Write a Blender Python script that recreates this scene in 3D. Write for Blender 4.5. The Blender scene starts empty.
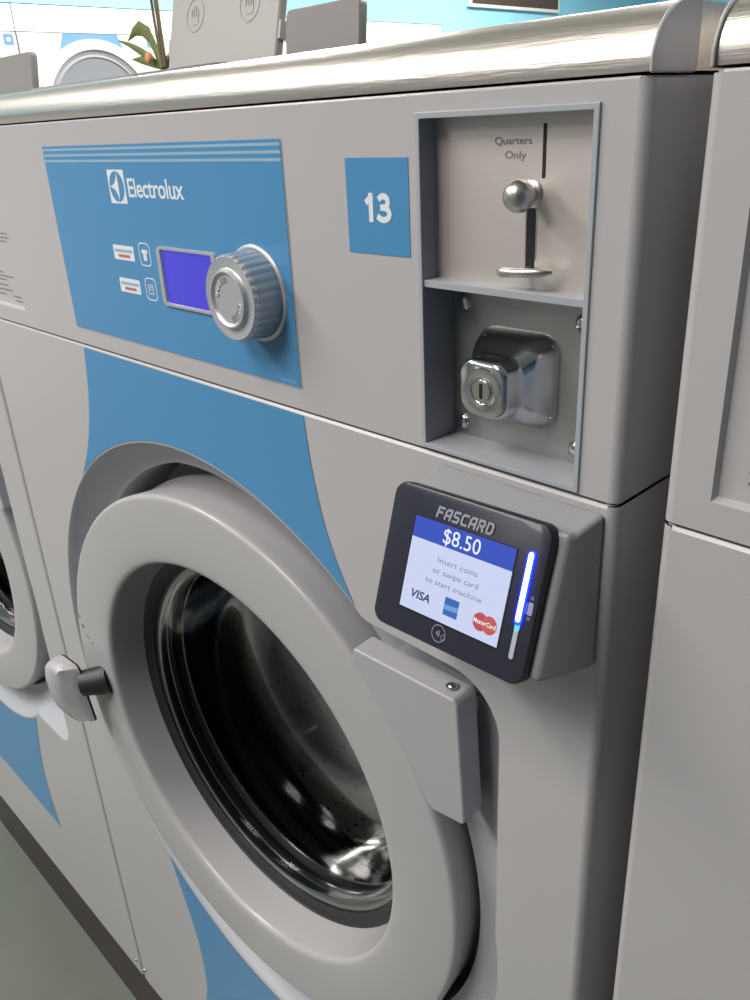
import bpy, math, random
from mathutils import Vector, Matrix
random.seed(7)
PI = math.pi
sc = bpy.context.scene
COL = sc.collection
FZ = 1.36            # height of the eye above the floor; z below is given relative to it, FZ is added
CX = -0.359          # centre line of the middle washing machine

# ------------------------------------------------------------------ materials
def lin(c):
    return tuple(((v/255)/12.92 if v/255 <= .04045 else ((v/255+.055)/1.055)**2.4) for v in c)
def mat(name, rgb, rough=.5, metal=0., emit=None, es=0., coat=0., spec=.5, bump=0., bscale=200., aniso=0., var=0.):
    m = bpy.data.materials.new(name); m.use_nodes = True
    nt = m.node_tree; b = nt.nodes['Principled BSDF']
    b.inputs['Base Color'].default_value = (*lin(rgb), 1)
    b.inputs['Roughness'].default_value = rough
    b.inputs['Metallic'].default_value = metal
    b.inputs['Specular IOR Level'].default_value = spec
    b.inputs['Coat Weight'].default_value = coat
    if emit:
        b.inputs['Emission Color'].default_value = (*lin(emit), 1); b.inputs['Emission Strength'].default_value = es
    if bump or var:
        tc = nt.nodes.new('ShaderNodeTexCoord'); no = nt.nodes.new('ShaderNodeTexNoise')
        mp = nt.nodes.new('ShaderNodeMapping')
        if aniso: mp.inputs['Scale'].default_value = (1, aniso, aniso)
        nt.links.new(tc.outputs['Object'], mp.inputs[0]); nt.links.new(mp.outputs[0], no.inputs['Vector'])
        no.inputs['Scale'].default_value = bscale; no.inputs['Detail'].default_value = 4
        if bump:
            bp = nt.nodes.new('ShaderNodeBump'); bp.inputs['Strength'].default_value = bump; bp.inputs['Distance'].default_value = .0006
            nt.links.new(no.outputs['Fac'], bp.inputs['Height']); nt.links.new(bp.outputs[0], b.inputs['Normal'])
        if var:
            mx = nt.nodes.new('ShaderNodeMixRGB'); mx.inputs[1].default_value = (*[v*(1-var) for v in lin(rgb)], 1); mx.inputs[2].default_value = (*[min(1, v*(1+var)) for v in lin(rgb)], 1)
            nt.links.new(no.outputs['Fac'], mx.inputs[0]); nt.links.new(mx.outputs[0], b.inputs['Base Color'])
    return m
M = {}
M['body'] = mat('grey_enamel', (182, 179, 181), .34, bump=.05, bscale=500, spec=.5)
M['recess'] = mat('recess_enamel', (168, 170, 177), .4)
M['plastic'] = mat('grey_plastic', (172, 170, 173), .38)
M['ring'] = mat('door_plastic', (176, 174, 176), .3)
M['blue'] = mat('blue_foil', (76, 140, 188), .34)
M['bluelight'] = mat('pale_blue_line', (150, 178, 200), .4)
M['white'] = mat('white_print', (226, 230, 234), .5)
M['greyprint'] = mat('grey_print', (120, 122, 128), .6)
M['redprint'] = mat('red_print', (190, 110, 105), .6)
M['steel'] = mat('brushed_steel', (226, 217, 209), .33, 1., bump=.25, bscale=60, aniso=14)
M['plate'] = mat('satin_steel_plate', (216, 207, 201), .48, .8, bump=.06, bscale=90, aniso=10)
M['plate2'] = mat('worn_steel_plate', (180, 178, 176), .42, .85, bump=.2, bscale=60)
M['chrome'] = mat('chrome', (206, 206, 208), .15, 1.)
M['knobmetal'] = mat('satin_nickel', (206, 202, 198), .33, 1.)
M['dial'] = mat('silver_plastic', (196, 198, 202), .38, .5)
M['dialside'] = mat('dial_grip', (158, 172, 182), .36, .4)
M['black'] = mat('black_gap', (14, 14, 16), .6)
M['rubber'] = mat('black_rubber', (38, 39, 42), .45)
M['plinth'] = mat('dark_plinth', (62, 56, 52), .6, var=.2, bscale=12)
M['bezel'] = mat('black_bezel', (40, 40, 54), .3, coat=.2)
M['bezelrim'] = mat('black_bezel_rim', (20, 20, 30), .4)
M['reader'] = mat('reader_grey_plastic', (146, 146, 150), .45, bump=.15, bscale=900)
M['readermark'] = mat('silver_print', (150, 150, 162), .4)
M['lcd'] = mat('blue_display', (40, 40, 120), .25, emit=(66, 58, 200), es=.6)
M['screen'] = mat('lit_screen_white', (30, 30, 34), .3, emit=(214, 222, 255), es=.64)
M['header'] = mat('lit_screen_blue', (20, 20, 40), .3, emit=(52, 84, 196), es=.64)
M['scrwhite'] = mat('lit_screen_text_white', (40, 40, 40), .3, emit=(240, 244, 255), es=.72)
M['scrgrey'] = mat('lit_screen_text_grey', (30, 30, 30), .3, emit=(112, 116, 140), es=.56)
M['scrnavy'] = mat('lit_screen_text_navy', (20, 20, 30), .3, emit=(58, 62, 112), es=.56)
M['scrred'] = mat('lit_screen_red', (40, 10, 10), .3, emit=(196, 84, 92), es=.62)
M['scrred2'] = mat('lit_screen_orange', (40, 10, 10), .3, emit=(206, 100, 92), es=.62)
M['scramex'] = mat('lit_screen_mid_blue', (10, 20, 40), .3, emit=(58, 112, 190), es=.62)
M['scramex2'] = mat('lit_screen_pale_blue', (10, 20, 40), .3, emit=(120, 170, 232), es=.62)
M['led'] = mat('lit_strip_blue_white', (60, 60, 90), .3, emit=(176, 205, 255), es=4)
M['ledmid'] = mat('lit_strip_cyan', (60, 60, 90), .3, emit=(60, 160, 255), es=1.6)
M['ledblue'] = mat('lit_strip_blue_edge', (10, 20, 90), .3, emit=(3, 14, 255), es=26)
M['ledoff'] = mat('strip_unlit', (178, 178, 186), .4)
M['farwhite'] = mat('white_enamel', (236, 234, 232), .4)
M['farblue'] = mat('far_blue_foil', (88, 128, 168), .4)
M['farbody'] = mat('pale_enamel', (196, 186, 184), .4)
M['farring'] = mat('far_door_plastic', (206, 197, 194), .4)
M['fargrey'] = mat('far_door_grey', (140, 140, 142), .4)
M['fardark'] = mat('far_door_window', (116, 118, 122), .3)
M['cyan'] = mat('cyan_wall_paint', (138, 196, 216), .8, var=.04, bscale=2)
M['walldim'] = mat('grey_wall_paint', (120, 122, 126), .8)
M['wallwhite'] = mat('white_wall_paint', (222, 222, 220), .8)
M['wallblue'] = mat('slate_blue_wall_paint', (84, 116, 150), .8)
M['ceil'] = mat('ceiling_tile', (236, 236, 232), .9)
M['floor'] = mat('green_grey_floor', (112, 116, 108), .28, bump=.05, bscale=8, var=.1)
M['lidgrey'] = mat('dispenser_grey_plastic', (168, 164, 162), .5)
M['lidgrey2'] = mat('dispenser_dark_grey_plastic', (138, 134, 132), .5)
M['leaf'] = mat('leaf_green', (116, 126, 72), .45, var=.25, bscale=30)
M['stem'] = mat('brown_stem', (110, 96, 70), .6)
M['petal'] = mat('peach_petal', (224, 160, 110), .6)
M['pot'] = mat('white_pot_glaze', (210, 206, 200), .3)
M['soil'] = mat('soil', (60, 46, 36), .9)
M['framebrown'] = mat('dark_brown_board', (74, 58, 50), .5)
M['wood'] = mat('white_frame_wood', (214, 208, 200), .5)
M['tube'] = mat('lit_diffuser', (240, 240, 240), .5, emit=(255, 250, 242), es=6.)
def glass_mat():
    m = bpy.data.materials.new('door_glass'); m.use_nodes = True; nt = m.node_tree
    nt.nodes.clear()
    o = nt.nodes.new('ShaderNodeOutputMaterial'); mx = nt.nodes.new('ShaderNodeMixShader')
    t = nt.nodes.new('ShaderNodeBsdfTransparent'); t.inputs[0].default_value = (.56, .57, .58, 1)
    g = nt.nodes.new('ShaderNodeBsdfGlossy'); g.inputs['Roughness'].default_value = .11
    f = nt.nodes.new('ShaderNodeFresnel'); f.inputs[0].default_value = 1.3
    k = nt.nodes.new('ShaderNodeMath'); k.operation = 'MULTIPLY'; k.inputs[1].default_value = .4; nt.links.new(f.outputs[0], k.inputs[0]); nt.links.new(k.outputs[0], mx.inputs[0]); nt.links.new(t.outputs[0], mx.inputs[1]); nt.links.new(g.outputs[0], mx.inputs[2]); nt.links.new(mx.outputs[0], o.inputs[0])
    return m
M['glass'] = glass_mat()
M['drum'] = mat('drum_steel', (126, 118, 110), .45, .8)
def perforated():
    m = mat('perforated_drum_steel', (112, 106, 100), .5, .75)
    nt = m.node_tree; b = nt.nodes['Principled BSDF']
    tc = nt.nodes.new('ShaderNodeTexCoord'); v = nt.nodes.new('ShaderNodeTexVoronoi'); v.inputs['Scale'].default_value = 85; v.inputs['Randomness'].default_value = 0
    r = nt.nodes.new('ShaderNodeValToRGB'); r.color_ramp.interpolation = 'CONSTANT'
    r.color_ramp.elements[0].color = (.01, .01, .01, 1); r.color_ramp.elements[1].position = .22; r.color_ramp.elements[1].color = (*lin((112, 106, 100)), 1)
    nt.links.new(tc.outputs['Object'], v.inputs['Vector']); nt.links.new(v.outputs['Distance'], r.inputs[0]); nt.links.new(r.outputs[0], b.inputs['Base Color'])
    return m
M['perf'] = perforated()
M['mouth'] = mat('toned_down_drum_steel', (66, 60, 54), .4, 1.)  # drum steel darkened to tone down the lamp light on the mouth

# ------------------------------------------------------------------ mesh helpers
class MB:
    def __init__(s): s.v = []; s.f = []; s.m = []; s.mats = []
    def mi(s, m):
        m = M[m] if isinstance(m, str) else m
        if m not in s.mats: s.mats.append(m)
        return s.mats.index(m)
    def add(s, vs, fs, m):
        b = len(s.v); k = s.mi(m); s.v += [tuple(p) for p in vs]
        for f in fs: s.f.append([b+i for i in f]); s.m.append(k)
    def box(s, x0, x1, y0, y1, z0, z1, m):
        vs = [(x, y, z) for x in (x0, x1) for y in (y0, y1) for z in (z0, z1)]
        s.add(vs, [(0,1,3,2),(4,6,7,5),(0,4,5,1),(2,3,7,6),(0,2,6,4),(1,5,7,3)], m)
    def quad(s, a, b, c, d, m): s.add([a, b, c, d], [(0,1,2,3)], m)
    def lathe(s, prof, c, m, n=96, a0=0, a1=2*PI):
        """prof: list of (r, y); the axis runs along y through c=(x, z)"""
        full = abs(a1-a0-2*PI) < 1e-6; k = n if full else n+1
        vs = [(c[0]+r*math.cos(a0+(a1-a0)*i/n), y, c[1]+r*math.sin(a0+(a1-a0)*i/n)) for r, y in prof for i in range(k)]
        fs = []
        for j in range(len(prof)-1):
            for i in range(n):
                i2 = (i+1) % k
                fs.append((j*k+i, j*k+i2, (j+1)*k+i2, (j+1)*k+i))
        s.add(vs, fs, m)
    def loft(s, loops, m, cap0=False, cap1=False, closed=True):
        n = len(loops[0]); vs = [p for l in loops for p in l]; fs = []
        for j in range(len(loops)-1):
            for i in range(n if closed else n-1):
                fs.append((j*n+i, j*n+(i+1) % n, (j+1)*n+(i+1) % n, (j+1)*n+i))
        if cap0: fs.append(tuple(range(n))[::-1])
        if cap1: fs.append(tuple((len(loops)-1)*n+i for i in range(n)))
        s.add(vs, fs, m)
    def prism(s, pts, y0, y1, m):
        """pts (x, z) outline extruded from y0 (front) to y1"""
        s.loft([[(x, y0, z) for x, z in pts], [(x, y1, z) for x, z in pts]], m, True, True)
    def tube(s, path, r, m, n=12, cap=True):
        P = [Vector(p) for p in path]; loops = []
        for i, p in enumerate(P):
            t = (P[min(i+1, len(P)-1)]-P[max(i-1, 0)]).normalized()
            u = t.cross(Vector((0, 0, 1)));  u = u if u.length > .05 else t.cross(Vector((1, 0, 0)))
            u.normalize(); w = t.cross(u); rr = r[i] if isinstance(r, (list, tuple)) else r
            loops.append([p+rr*(math.cos(a*2*PI/n)*u+math.sin(a*2*PI/n)*w) for a in range(n)])
        s.loft(loops, m, cap, cap)
    def sphere(s, c, r, m, sy=1., n=20):
        loops = []
        for j in range(1, n//2):
            t = PI*j/(n//2)
            loops.append([(c[0]+r*math.sin(t)*math.cos(a*2*PI/n), c[1]-sy*r*math.cos(t), c[2]+r*math.sin(t)*math.sin(a*2*PI/n)) for a in range(n)])
        s.loft(loops, m, True, True)
    def build(s, name, parent=None, smooth=35, bevel=0, seg=3, tf=None, fix=True):
        me = bpy.data.meshes.new(name)
        me.from_pydata([tuple(p) for p in s.v], [], s.f)
        for m in s.mats: me.materials.append(m)
        me.polygons.foreach_set('material_index', s.m)
        me.polygons.foreach_set('use_smooth', [True]*len(s.f))
        if fix:
            import bmesh
            bm = bmesh.new(); bm.from_mesh(me); bmesh.ops.recalc_face_normals(bm, faces=bm.faces); bm.to_mesh(me); bm.free()
        me.set_sharp_from_angle(angle=math.radians(smooth))
        o = bpy.data.objects.new(name, me); COL.objects.link(o)
        if parent: o.parent = parent
        if tf is not None: o.matrix_local = tf
        if bevel:
            b = o.modifiers.new('bevel', 'BEVEL'); b.width = bevel; b.segments = seg; b.limit_method = 'ANGLE'; b.angle_limit = math.radians(35); b.harden_normals = True
        return o
def rrect(w, h, r, n=6, c=(0, 0)):
    pts = []
    for sx, sz, a in ((1, 1, 0), (-1, 1, 90), (-1, -1, 180), (1, -1, 270)):
        for i in range(n+1):
            t = math.radians(a+90*i/n); pts.append((c[0]+sx*(w/2-r)+r*math.cos(t), c[1]+sz*(h/2-r)+r*math.sin(t)))
    return pts
def text(s, x0, x1, z0, z1, y, m, name, parent, bold=0., shear=0., spacing=1., tf=None, depth=.00012):
    """flat raised lettering that fills the box x0..x1, z0..z1 (z0 = baseline)"""
    cu = bpy.data.curves.new('lettering', 'FONT'); cu.body = s; cu.size = 1; cu.offset = bold; cu.shear = shear; cu.space_character = spacing; cu.resolution_u = 4
    ob = bpy.data.objects.new('lettering', cu); COL.objects.link(ob)
    bpy.context.view_layer.update()
    me0 = bpy.data.meshes.new_from_object(ob.evaluated_get(bpy.context.evaluated_depsgraph_get()))
    vs = [v.co.copy() for v in me0.vertices]; fs = [list(p.vertices) for p in me0.polygons]
    bpy.data.objects.remove(ob); bpy.data.curves.remove(cu); bpy.data.meshes.remove(me0)
    ax, bx = min(v.x for v in vs), max(v.x for v in vs); az, bz = max(0, min(v.y for v in vs)) if False else 0, max(v.y for v in vs)
    b = MB(); P = [(x0+(v.x-ax)/(bx-ax)*(x1-x0), y, z0+(v.y-az)/(bz-az)*(z1-z0)) for v in vs]
    b.add(P, fs, m)
    return b.build(name, parent, tf=tf, fix=False)
def strokes(glyphs, x0, z0, w, h, gap, t, y, m, name, parent, shear=0., tf=None):
    """block lettering from thick strokes; glyphs are lists of polylines in a unit box"""
    b = MB(); x = x0; yy = y
    for pls in glyphs:
        for pl in pls:
            yy -= .00003
            P = [Vector((x+p[0]*(w-t)+t/2+shear*(p[1]*(h-t)), z0+t/2+p[1]*(h-t))) for p in pl]; L = []
            for i, p in enumerate(P):
                a = (P[i]-P[i-1]).normalized() if i else (P[1]-P[0]).normalized(); c = (P[i+1]-P[i]).normalized() if i < len(P)-1 else a
                n = Vector((-(a+c).y, (a+c).x)); n.normalize(); k = t/2/max(.5, n.dot(Vector((-a.y, a.x)))); q = p
                if i == 0: q = p-c*t/2*.9
                if i == len(P)-1: q = p+a*t/2*.9
                L.append([(q.x+n.x*k, yy, q.y+n.y*k), (q.x-n.x*k, yy, q.y-n.y*k)])
            b.loft(L, m, closed=False)
        x += w+gap
    return b.build(name, parent, tf=tf, fix=False)
def arc(cx, cz, rx, rz, a0, a1, n=12): return [(cx+rx*math.cos(math.radians(a0+(a1-a0)*i/n)), cz+rz*math.sin(math.radians(a0+(a1-a0)*i/n))) for i in range(n+1)]
def tag(o, label=None, cat=None, group=None, kind=None):
    if label: o['label'] = label
    if cat: o['category'] = cat
    if group: o['group'] = group
    if kind: o['kind'] = kind
    return o
def empty(name, loc, rz=0):
    o = bpy.data.objects.new(name, None); COL.objects.link(o); o.location = loc; o.rotation_euler = (0, 0, rz); o.empty_display_size = .1
    return o
def copy_tree(o, parent=None, skip=()):
    c = o.copy(); COL.objects.link(c); c.parent = parent
    for ch in list(o.children):
        if ch.name.split('.')[0] not in skip: copy_tree(ch, c, skip)
    return c

# ------------------------------------------------------------------ washing machine (local: x from the centre line, y=0 front face, z=0 floor)
XL, XR = -.3565, .3605
ZSEAM, ZTOP, ZBOT, DEEP = -.1588, .0090, -1.16, .74
DR = .3024
def outline(dr=0., n=420, extra=()):
    """recess outline in polar steps: a circle joined to the hinge bay on its right"""
    out = []
    angs = sorted([2*PI*i/n for i in range(n)]+[a % (2*PI) for a in extra])
    for a in angs:
        ca, sa = math.cos(a), math.sin(a); r = DR-dr
        W, H, k = .300-dr, .235-dr*.6, .036
        if ca > 0:
            t = min(W/ca, H/abs(sa) if abs(sa) > 1e-6 else 9)
            px, pz = t*ca, abs(t*sa)
            if px > W-k and pz > H-k:        # rounded corner
                cx, cz = W-k, H-k; b = cx*ca+cz*abs(sa); q = b*b-(cx*cx+cz*cz-k*k)
                if q > 0: t = b+math.sqrt(q)
            r = max(r, t)
        out.append((r*ca, r*sa))
    return out
def recess_and_panel(zc, ztop, zbot, root, m_panel, x0=XL+.0045, x1=XR-.0045):
    cs = [math.atan2(z-zc, x) for x in (x0, x1) for z in (ztop-.0015, zbot)]
    O = outline(0, extra=cs)
    Rr = []
    for x, z in O:
        a = math.atan2(z, x); ca, sa = math.cos(a), math.sin(a)
        tx = (x1/ca if ca > 1e-6 else (x0/ca if ca < -1e-6 else 99)); tz = ((ztop-.0015-zc)/sa if sa > 1e-6 else ((zbot-zc)/sa if sa < -1e-6 else 99))
        t = min(tx, tz); Rr.append((t*ca, t*sa))
    mb = MB()
    P = lambda pts, y: [(x, y, z+zc) for x, z in pts]
    mb.loft([P(Rr, 0), P(O, 0)], m_panel)
    mb.quad((x0, 0, ztop-.0015), (x1, 0, ztop-.0015), (x1, .0012, ztop), (x0, .0012, ztop), m_panel)
    mb.quad((x0, .0012, ztop), (x1, .0012, ztop), (x1, .03, ztop), (x0, .03, ztop), m_panel)
    mb.build('front_panel', root, smooth=40, fix=False)
    r = MB(); n = len(O)
    O1, O2, O3 = outline(.0012, extra=cs), outline(.0035, extra=cs), outline(.017, extra=cs)
    FR = lambda x, z: .276-.013*max(0, min(1, (x/math.hypot(x, z)+.25)/.6))
    F = [(FR(x, z)*x/math.hypot(x, z), FR(x, z)*z/math.hypot(x, z)) for x, z in O]
    G = [(.225*x/math.hypot(x, z), .225*z/math.hypot(x, z)) for x, z in O]
    r.loft([P(O, 0), P(O1, .0008), P(O2, .004), P(O3, .026), P(F, .030)], 'recess')
    r.loft([P(F, .03), P(F, .082), P(G, .084)], 'recess')
    r.build('door_recess', root, smooth=60)

def graphic_top(zc, root, y=-.0004):
    L = [(-.140, -.1596), (-.147, -.200), (-.157, -.230), (-.171, -.256), (-.186, -.279)]
    R = [(.147, -.1596), (.151, -.1965), (.159, -.232), (.1705, -.2605), (.181, -.2790)]
    mb = MB(); n = 14
    def interp(pts, t):
        k = t*(len(pts)-1); i = min(int(k), len(pts)-2); f = k-i
        return pts[i][0]*(1-f)+pts[i+1][0]*f, pts[i][1]*(1-f)+pts[i+1][1]*f
    return L, R
def smooth_line(P, n=40):
    out = []
    for i in range(n+1):
        t = i/n*(len(P)-1); k = min(int(t), len(P)-2); f = t-k
        p0, p1, p2, p3 = P[max(k-1, 0)], P[k], P[k+1], P[min(k+2, len(P)-1)]
        out.append(tuple(.5*((2*p1[j])+(-p0[j]+p2[j])*f+(2*p0[j]-5*p1[j]+4*p2[j]-p3[j])*f*f+(-p0[j]+3*p1[j]-3*p2[j]+p3[j])*f**3) for j in (0, 1)))
    return out
def graphics(root, zc, ztop, low=True):
    """two blue foil shapes: an arch above the door and a flared foot under it. Rel. heights measured from the door centre"""
    y = -.0004; R0 = DR+.0015
    L = smooth_line([(-.140, ztop-.0018), (-.1475, zc+.325), (-.159, zc+.292), (-.1745, zc+.262), (-.196, zc+.2317)])
    Rr = smooth_line([(.147, ztop-.0018), (.151, zc+.3285), (.159, zc+.293), (.1705, zc+.2645), (.183, zc+.2421)])
    a0, a1 = math.atan2(.2317, -.196), math.atan2(.2421, .183)
    arc = [(R0*math.cos(a0+(a1-a0)*i/60), zc+R0*math.sin(a0+(a1-a0)*i/60)) for i in range(61)]
    mb = MB()
    lo = L[:-1]+arc+Rr[::-1][1:]
    # fan-safe: strips between the arc and the top edge / side curves
    n = 80
    def xz_at(curve, z):
        for p, q in zip(curve, curve[1:]):
            if (p[1]-z)*(q[1]-z) <= 0: f = (z-p[1])/(q[1]-p[1]+1e-12); return p[0]+f*(q[0]-p[0])
        return curve[-1][0]
    zarc = zc+R0
    top, bot = ztop-.0018, min(arc[0][1], arc[-1][1])
    # above the crown of the arc
    rows = [top+(zarc-top)*i/12 for i in range(13)]
    mb.loft([[(xz_at(L, z), y, z), (xz_at(Rr, z), y, z)] for z in rows], 'blue', closed=False)
    for side, cur, zend in ((-1, L, arc[0][1]), (1, Rr, arc[-1][1])):
        rows = [zarc+(zend-zarc)*(i/30)**1.5 for i in range(31)]
        mb.loft([[(xz_at(cur, z), y, z), (side*math.sqrt(max(0, R0*R0-(z-zc)**2)), y, z)] for z in rows], 'blue', closed=False)
    mb.build('blue_graphic', root, fix=False)
    if low:
        mb = MB(); zb = zc-.480
        S = smooth_line([(.176, zc-.2475), (.160, zc-.300), (.1475, zc-.345), (.1425, zc-.385), (.1425, zc-.42), (.146, zc-.455), (.1545, zc-.480)])
        for sgn in (-1, 1):
            rows = [S[0][1]+(zc-R0-S[0][1])*(1-(1-i/30)**1.5) for i in range(31)]
            mb.loft([[(sgn*xz_at(S, z), y, z), (sgn*math.sqrt(max(0, R0*R0-(z-zc)**2)), y, z)] for z in rows], 'blue', closed=False)
        rows = [zc-R0+(zb-(zc-R0))*i/24 for i in range(25)]
        mb.loft([[(-xz_at(S, z), y, z), (xz_at(S, z), y, z)] for z in rows], 'blue', closed=False)
        mb.build('blue_graphic', root, fix=False)

def make_door(root, zc, arm=True, handle=True, yaw=.046):
    tf = Matrix.Translation((0, -.0035, zc)) @ Matrix.Rotation(yaw, 4, 'Z')
    mb = MB()
    prof = [(.250, .070), (.256, .066), (.2590, .058), (.2590, .050), (.2560, .047), (.2560, .034), (.2582, .012), (.2590, .0045), (.2586, .0022), (.2576, .0008), (.2560, .0001), (.254, -.0001), (.2300, -.0008), (.2080, -.0006), (.2010, 0), (.1985, .0006), (.1966, .0018), (.1955, .0036), (.1950, .006), (.1935, .020), (.1912, .038)]
    mb.lathe(prof, (0, 0), 'ring', 128)
    for p, q in (((-.262, .062), (-.258, .060)), ((-.2565, .052), (-.2545, .0475)), ((-.2515, .040), (-.246, .0375)), ((-.243, .034), (-.2395, .035))):
        mb.tube([(p[0]+.014, -.0006, p[1]), (q[0]+.014, -.0006, q[1])], .0009, 'greyprint', 6)
    door = mb.build('door', root, smooth=50, tf=tf)
    g = MB(); g.lathe([(.1912, .0375), (.190, .0395), (.184, .041), (.1785, .0415), (.1788, .044), (.1790, .056), (.183, .060)], (0, 0), 'rubber', 96)
    g.build('door_gasket', door, smooth=50)
    g = MB(); g.lathe([(.178, .043), (.172, .0425), (.166, .046), (.163, .056), (.160, .075), (.155, .098), (.146, .114), (.128, .124), (.09, .130), (.04, .132), (.001, .1325)], (0, 0), 'glass', 96)
    g.build('door_glass', door, smooth=60)
    g = MB(); g.lathe([(.1795, .058), (.1785, .062), (.179, .066), (.181, .069), (.1775, .072), (.1745, .076), (.178, .080), (.184, .084)], (0, 0), 'rubber', 96)
    g.lathe([(.1765, .0560), (.1752, .0548), (.1740, .0560), (.1752, .0572)], (0, 0), 'chrome', 96); g.lathe([(.1725, .0725), (.1712, .0713), (.1700, .0725), (.1712, .0737)], (0, 0), 'chrome', 96)
    g.build('inner_trim_ring', door, smooth=50)
    if handle:
        h = MB()
        h.tube([(-.216, .004, -.008), (-.223, -.005, -.010), (-.230, -.012, -.011), (-.235, -.0172, -.012)], [.0165, .0155, .0145, .0140], 'rubber', 18)
        h.build('handle_shaft', door, smooth=50)
        h = MB(); loops = []
        # a pull paddle: light broad face to the front, hollow flank towards the glass
        for k, (z, xa, xb, ya) in enumerate(tuple((q[0]-.006, q[1]+.004, q[2]+.010, q[3]) for q in (((.016, -.270, -.250, -.030), (.014, -.279, -.246, -.036), (.008, -.283, -.243, -.039), (-.005, -.284, -.242, -.041), (-.022, -.281, -.240, -.041), (-.038, -.274, -.236, -.039), (-.048, -.264, -.233, -.034), (-.051, -.258, -.236, -.028))))):
            yb = -.0185; hol = .013 if 1 < k < 6 else .006
            loops.append([(xa, yb, z), (xa, (ya+yb)/2, z), (xa+.003, ya+.002, z), (xa+.008, ya, z), (xb-hol-.005, ya+.0015, z), (xb-hol-.001, ya+.006, z), (xb-hol*.5, ya+.012, z), (xb, yb-.001, z), (xb, yb, z)])
        h.loft(loops, 'plastic')
        for l in (loops[0], loops[-1]):
            cz = (sum(p[0] for p in l)/9, -.027, l[0][2]+(.001 if l is loops[0] else -.001)); h.add([cz]+l, [(0, i+1, (i+1) % 9+1) for i in range(9)], 'plastic')
        h.build('door_handle', door, smooth=50)
        h = MB(); h.loft([[(l[0][0]+.001, -.0186, l[0][2]), (l[8][0]+.0008, -.0186, l[0][2]), (l[8][0]+.0008, -.0165, l[0][2]), (l[0][0]+.001, -.0165, l[0][2])] for l in loops], 'black', True, True)
        h.build('handle_backing', door)
    if arm:
        a = MB()
        R1 = .2705; t0, t1 = math.atan2(.2165, .1805), math.atan2(.118, .2465)
        pts = [(R1*math.cos(t0+(t1-t0)*i/16), R1*math.sin(t0+(t1-t0)*i/16)) for i in range(17)]
        pts[0] = (.1815, .2155); pts[-1] = (.246, .1180)
        pts = [(p[0]-.003, p[1]) for p in pts]+[(.2670, .1205), (.2690, .123), (.2640, .2120), (.2610, .2150)]
        pts = [(p[0]+.0048, p[1]-.003) for p in pts]
        a.prism(pts, -.0100, .0095, 'plastic')
        arm_o = a.build('hinge_arm', door, smooth=40, bevel=.003, seg=4)
        k = MB()
        k.prism([(.225, .125), (.262, .127), (.262, .205), (.200, .207)], .0085, .0275, 'recess')
        for z0, z1 in ((.135, .148), (.160, .172), (.186, .198)): k.box(.256, .2640, .006, .019, z0, z1, 'plastic')
        k.build('hinge_block', door, bevel=.0015)
        k = MB(); k.lathe([(.0042, -.0001), (.0036, -.0004), (.0032, -.0003), (.003, .0005), (.001, .0005)], (0, 0), 'greyprint', 24)
        k.sphere((0, .0006, 0), .0027, 'chrome', .7)
        o = k.build('hinge_pin', door); o.matrix_local = Matrix.Translation((.2575, -.0002, .2127)) @ Matrix.Rotation(-PI/2, 4, 'X')
    return door

def make_drum(root, zc):
    d = MB()
    d.lathe([(.226, .082), (.222, .084), (.212, .088), (.204, .094), (.204, .106), (.210, .112)], (0, zc), 'rubber', 96)
    g = d.build('drum_gasket', root, smooth=50)
    d = MB()
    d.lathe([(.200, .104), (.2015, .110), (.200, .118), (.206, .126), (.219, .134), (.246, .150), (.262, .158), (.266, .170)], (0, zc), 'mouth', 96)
    d.lathe([(.266, .170), (.266, .50)], (0, zc), 'perf', 96)
    d.lathe([(.266, .50), (.255, .515), (.18, .515), (.17, .505), (.165, .505), (.155, .515), (.08, .52), (.06, .51), (.001, .508)], (0, zc), 'perf', 96)
    dr = d.build('drum', root, smooth=40)
    for k in range(3):
        a = math.radians(90+120*k+20); p = MB(); ca, sa = math.cos(a), math.sin(a)
        def w(u, v, y): return (ca*v-sa*u, y, zc+sa*v+ca*u)
        p.loft([[w(-.035, .264, y), w(-.02, .225+f, y), w(-.006, .205+f, y), w(.006, .205+f, y), w(.02, .225+f, y), w(.035, .264, y)] for y, f in ((.175, .03), (.20, .0), (.46, .0), (.50, .03))], 'drum', True, True)
        p.build('drum_lifter', dr, smooth=50)

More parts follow.
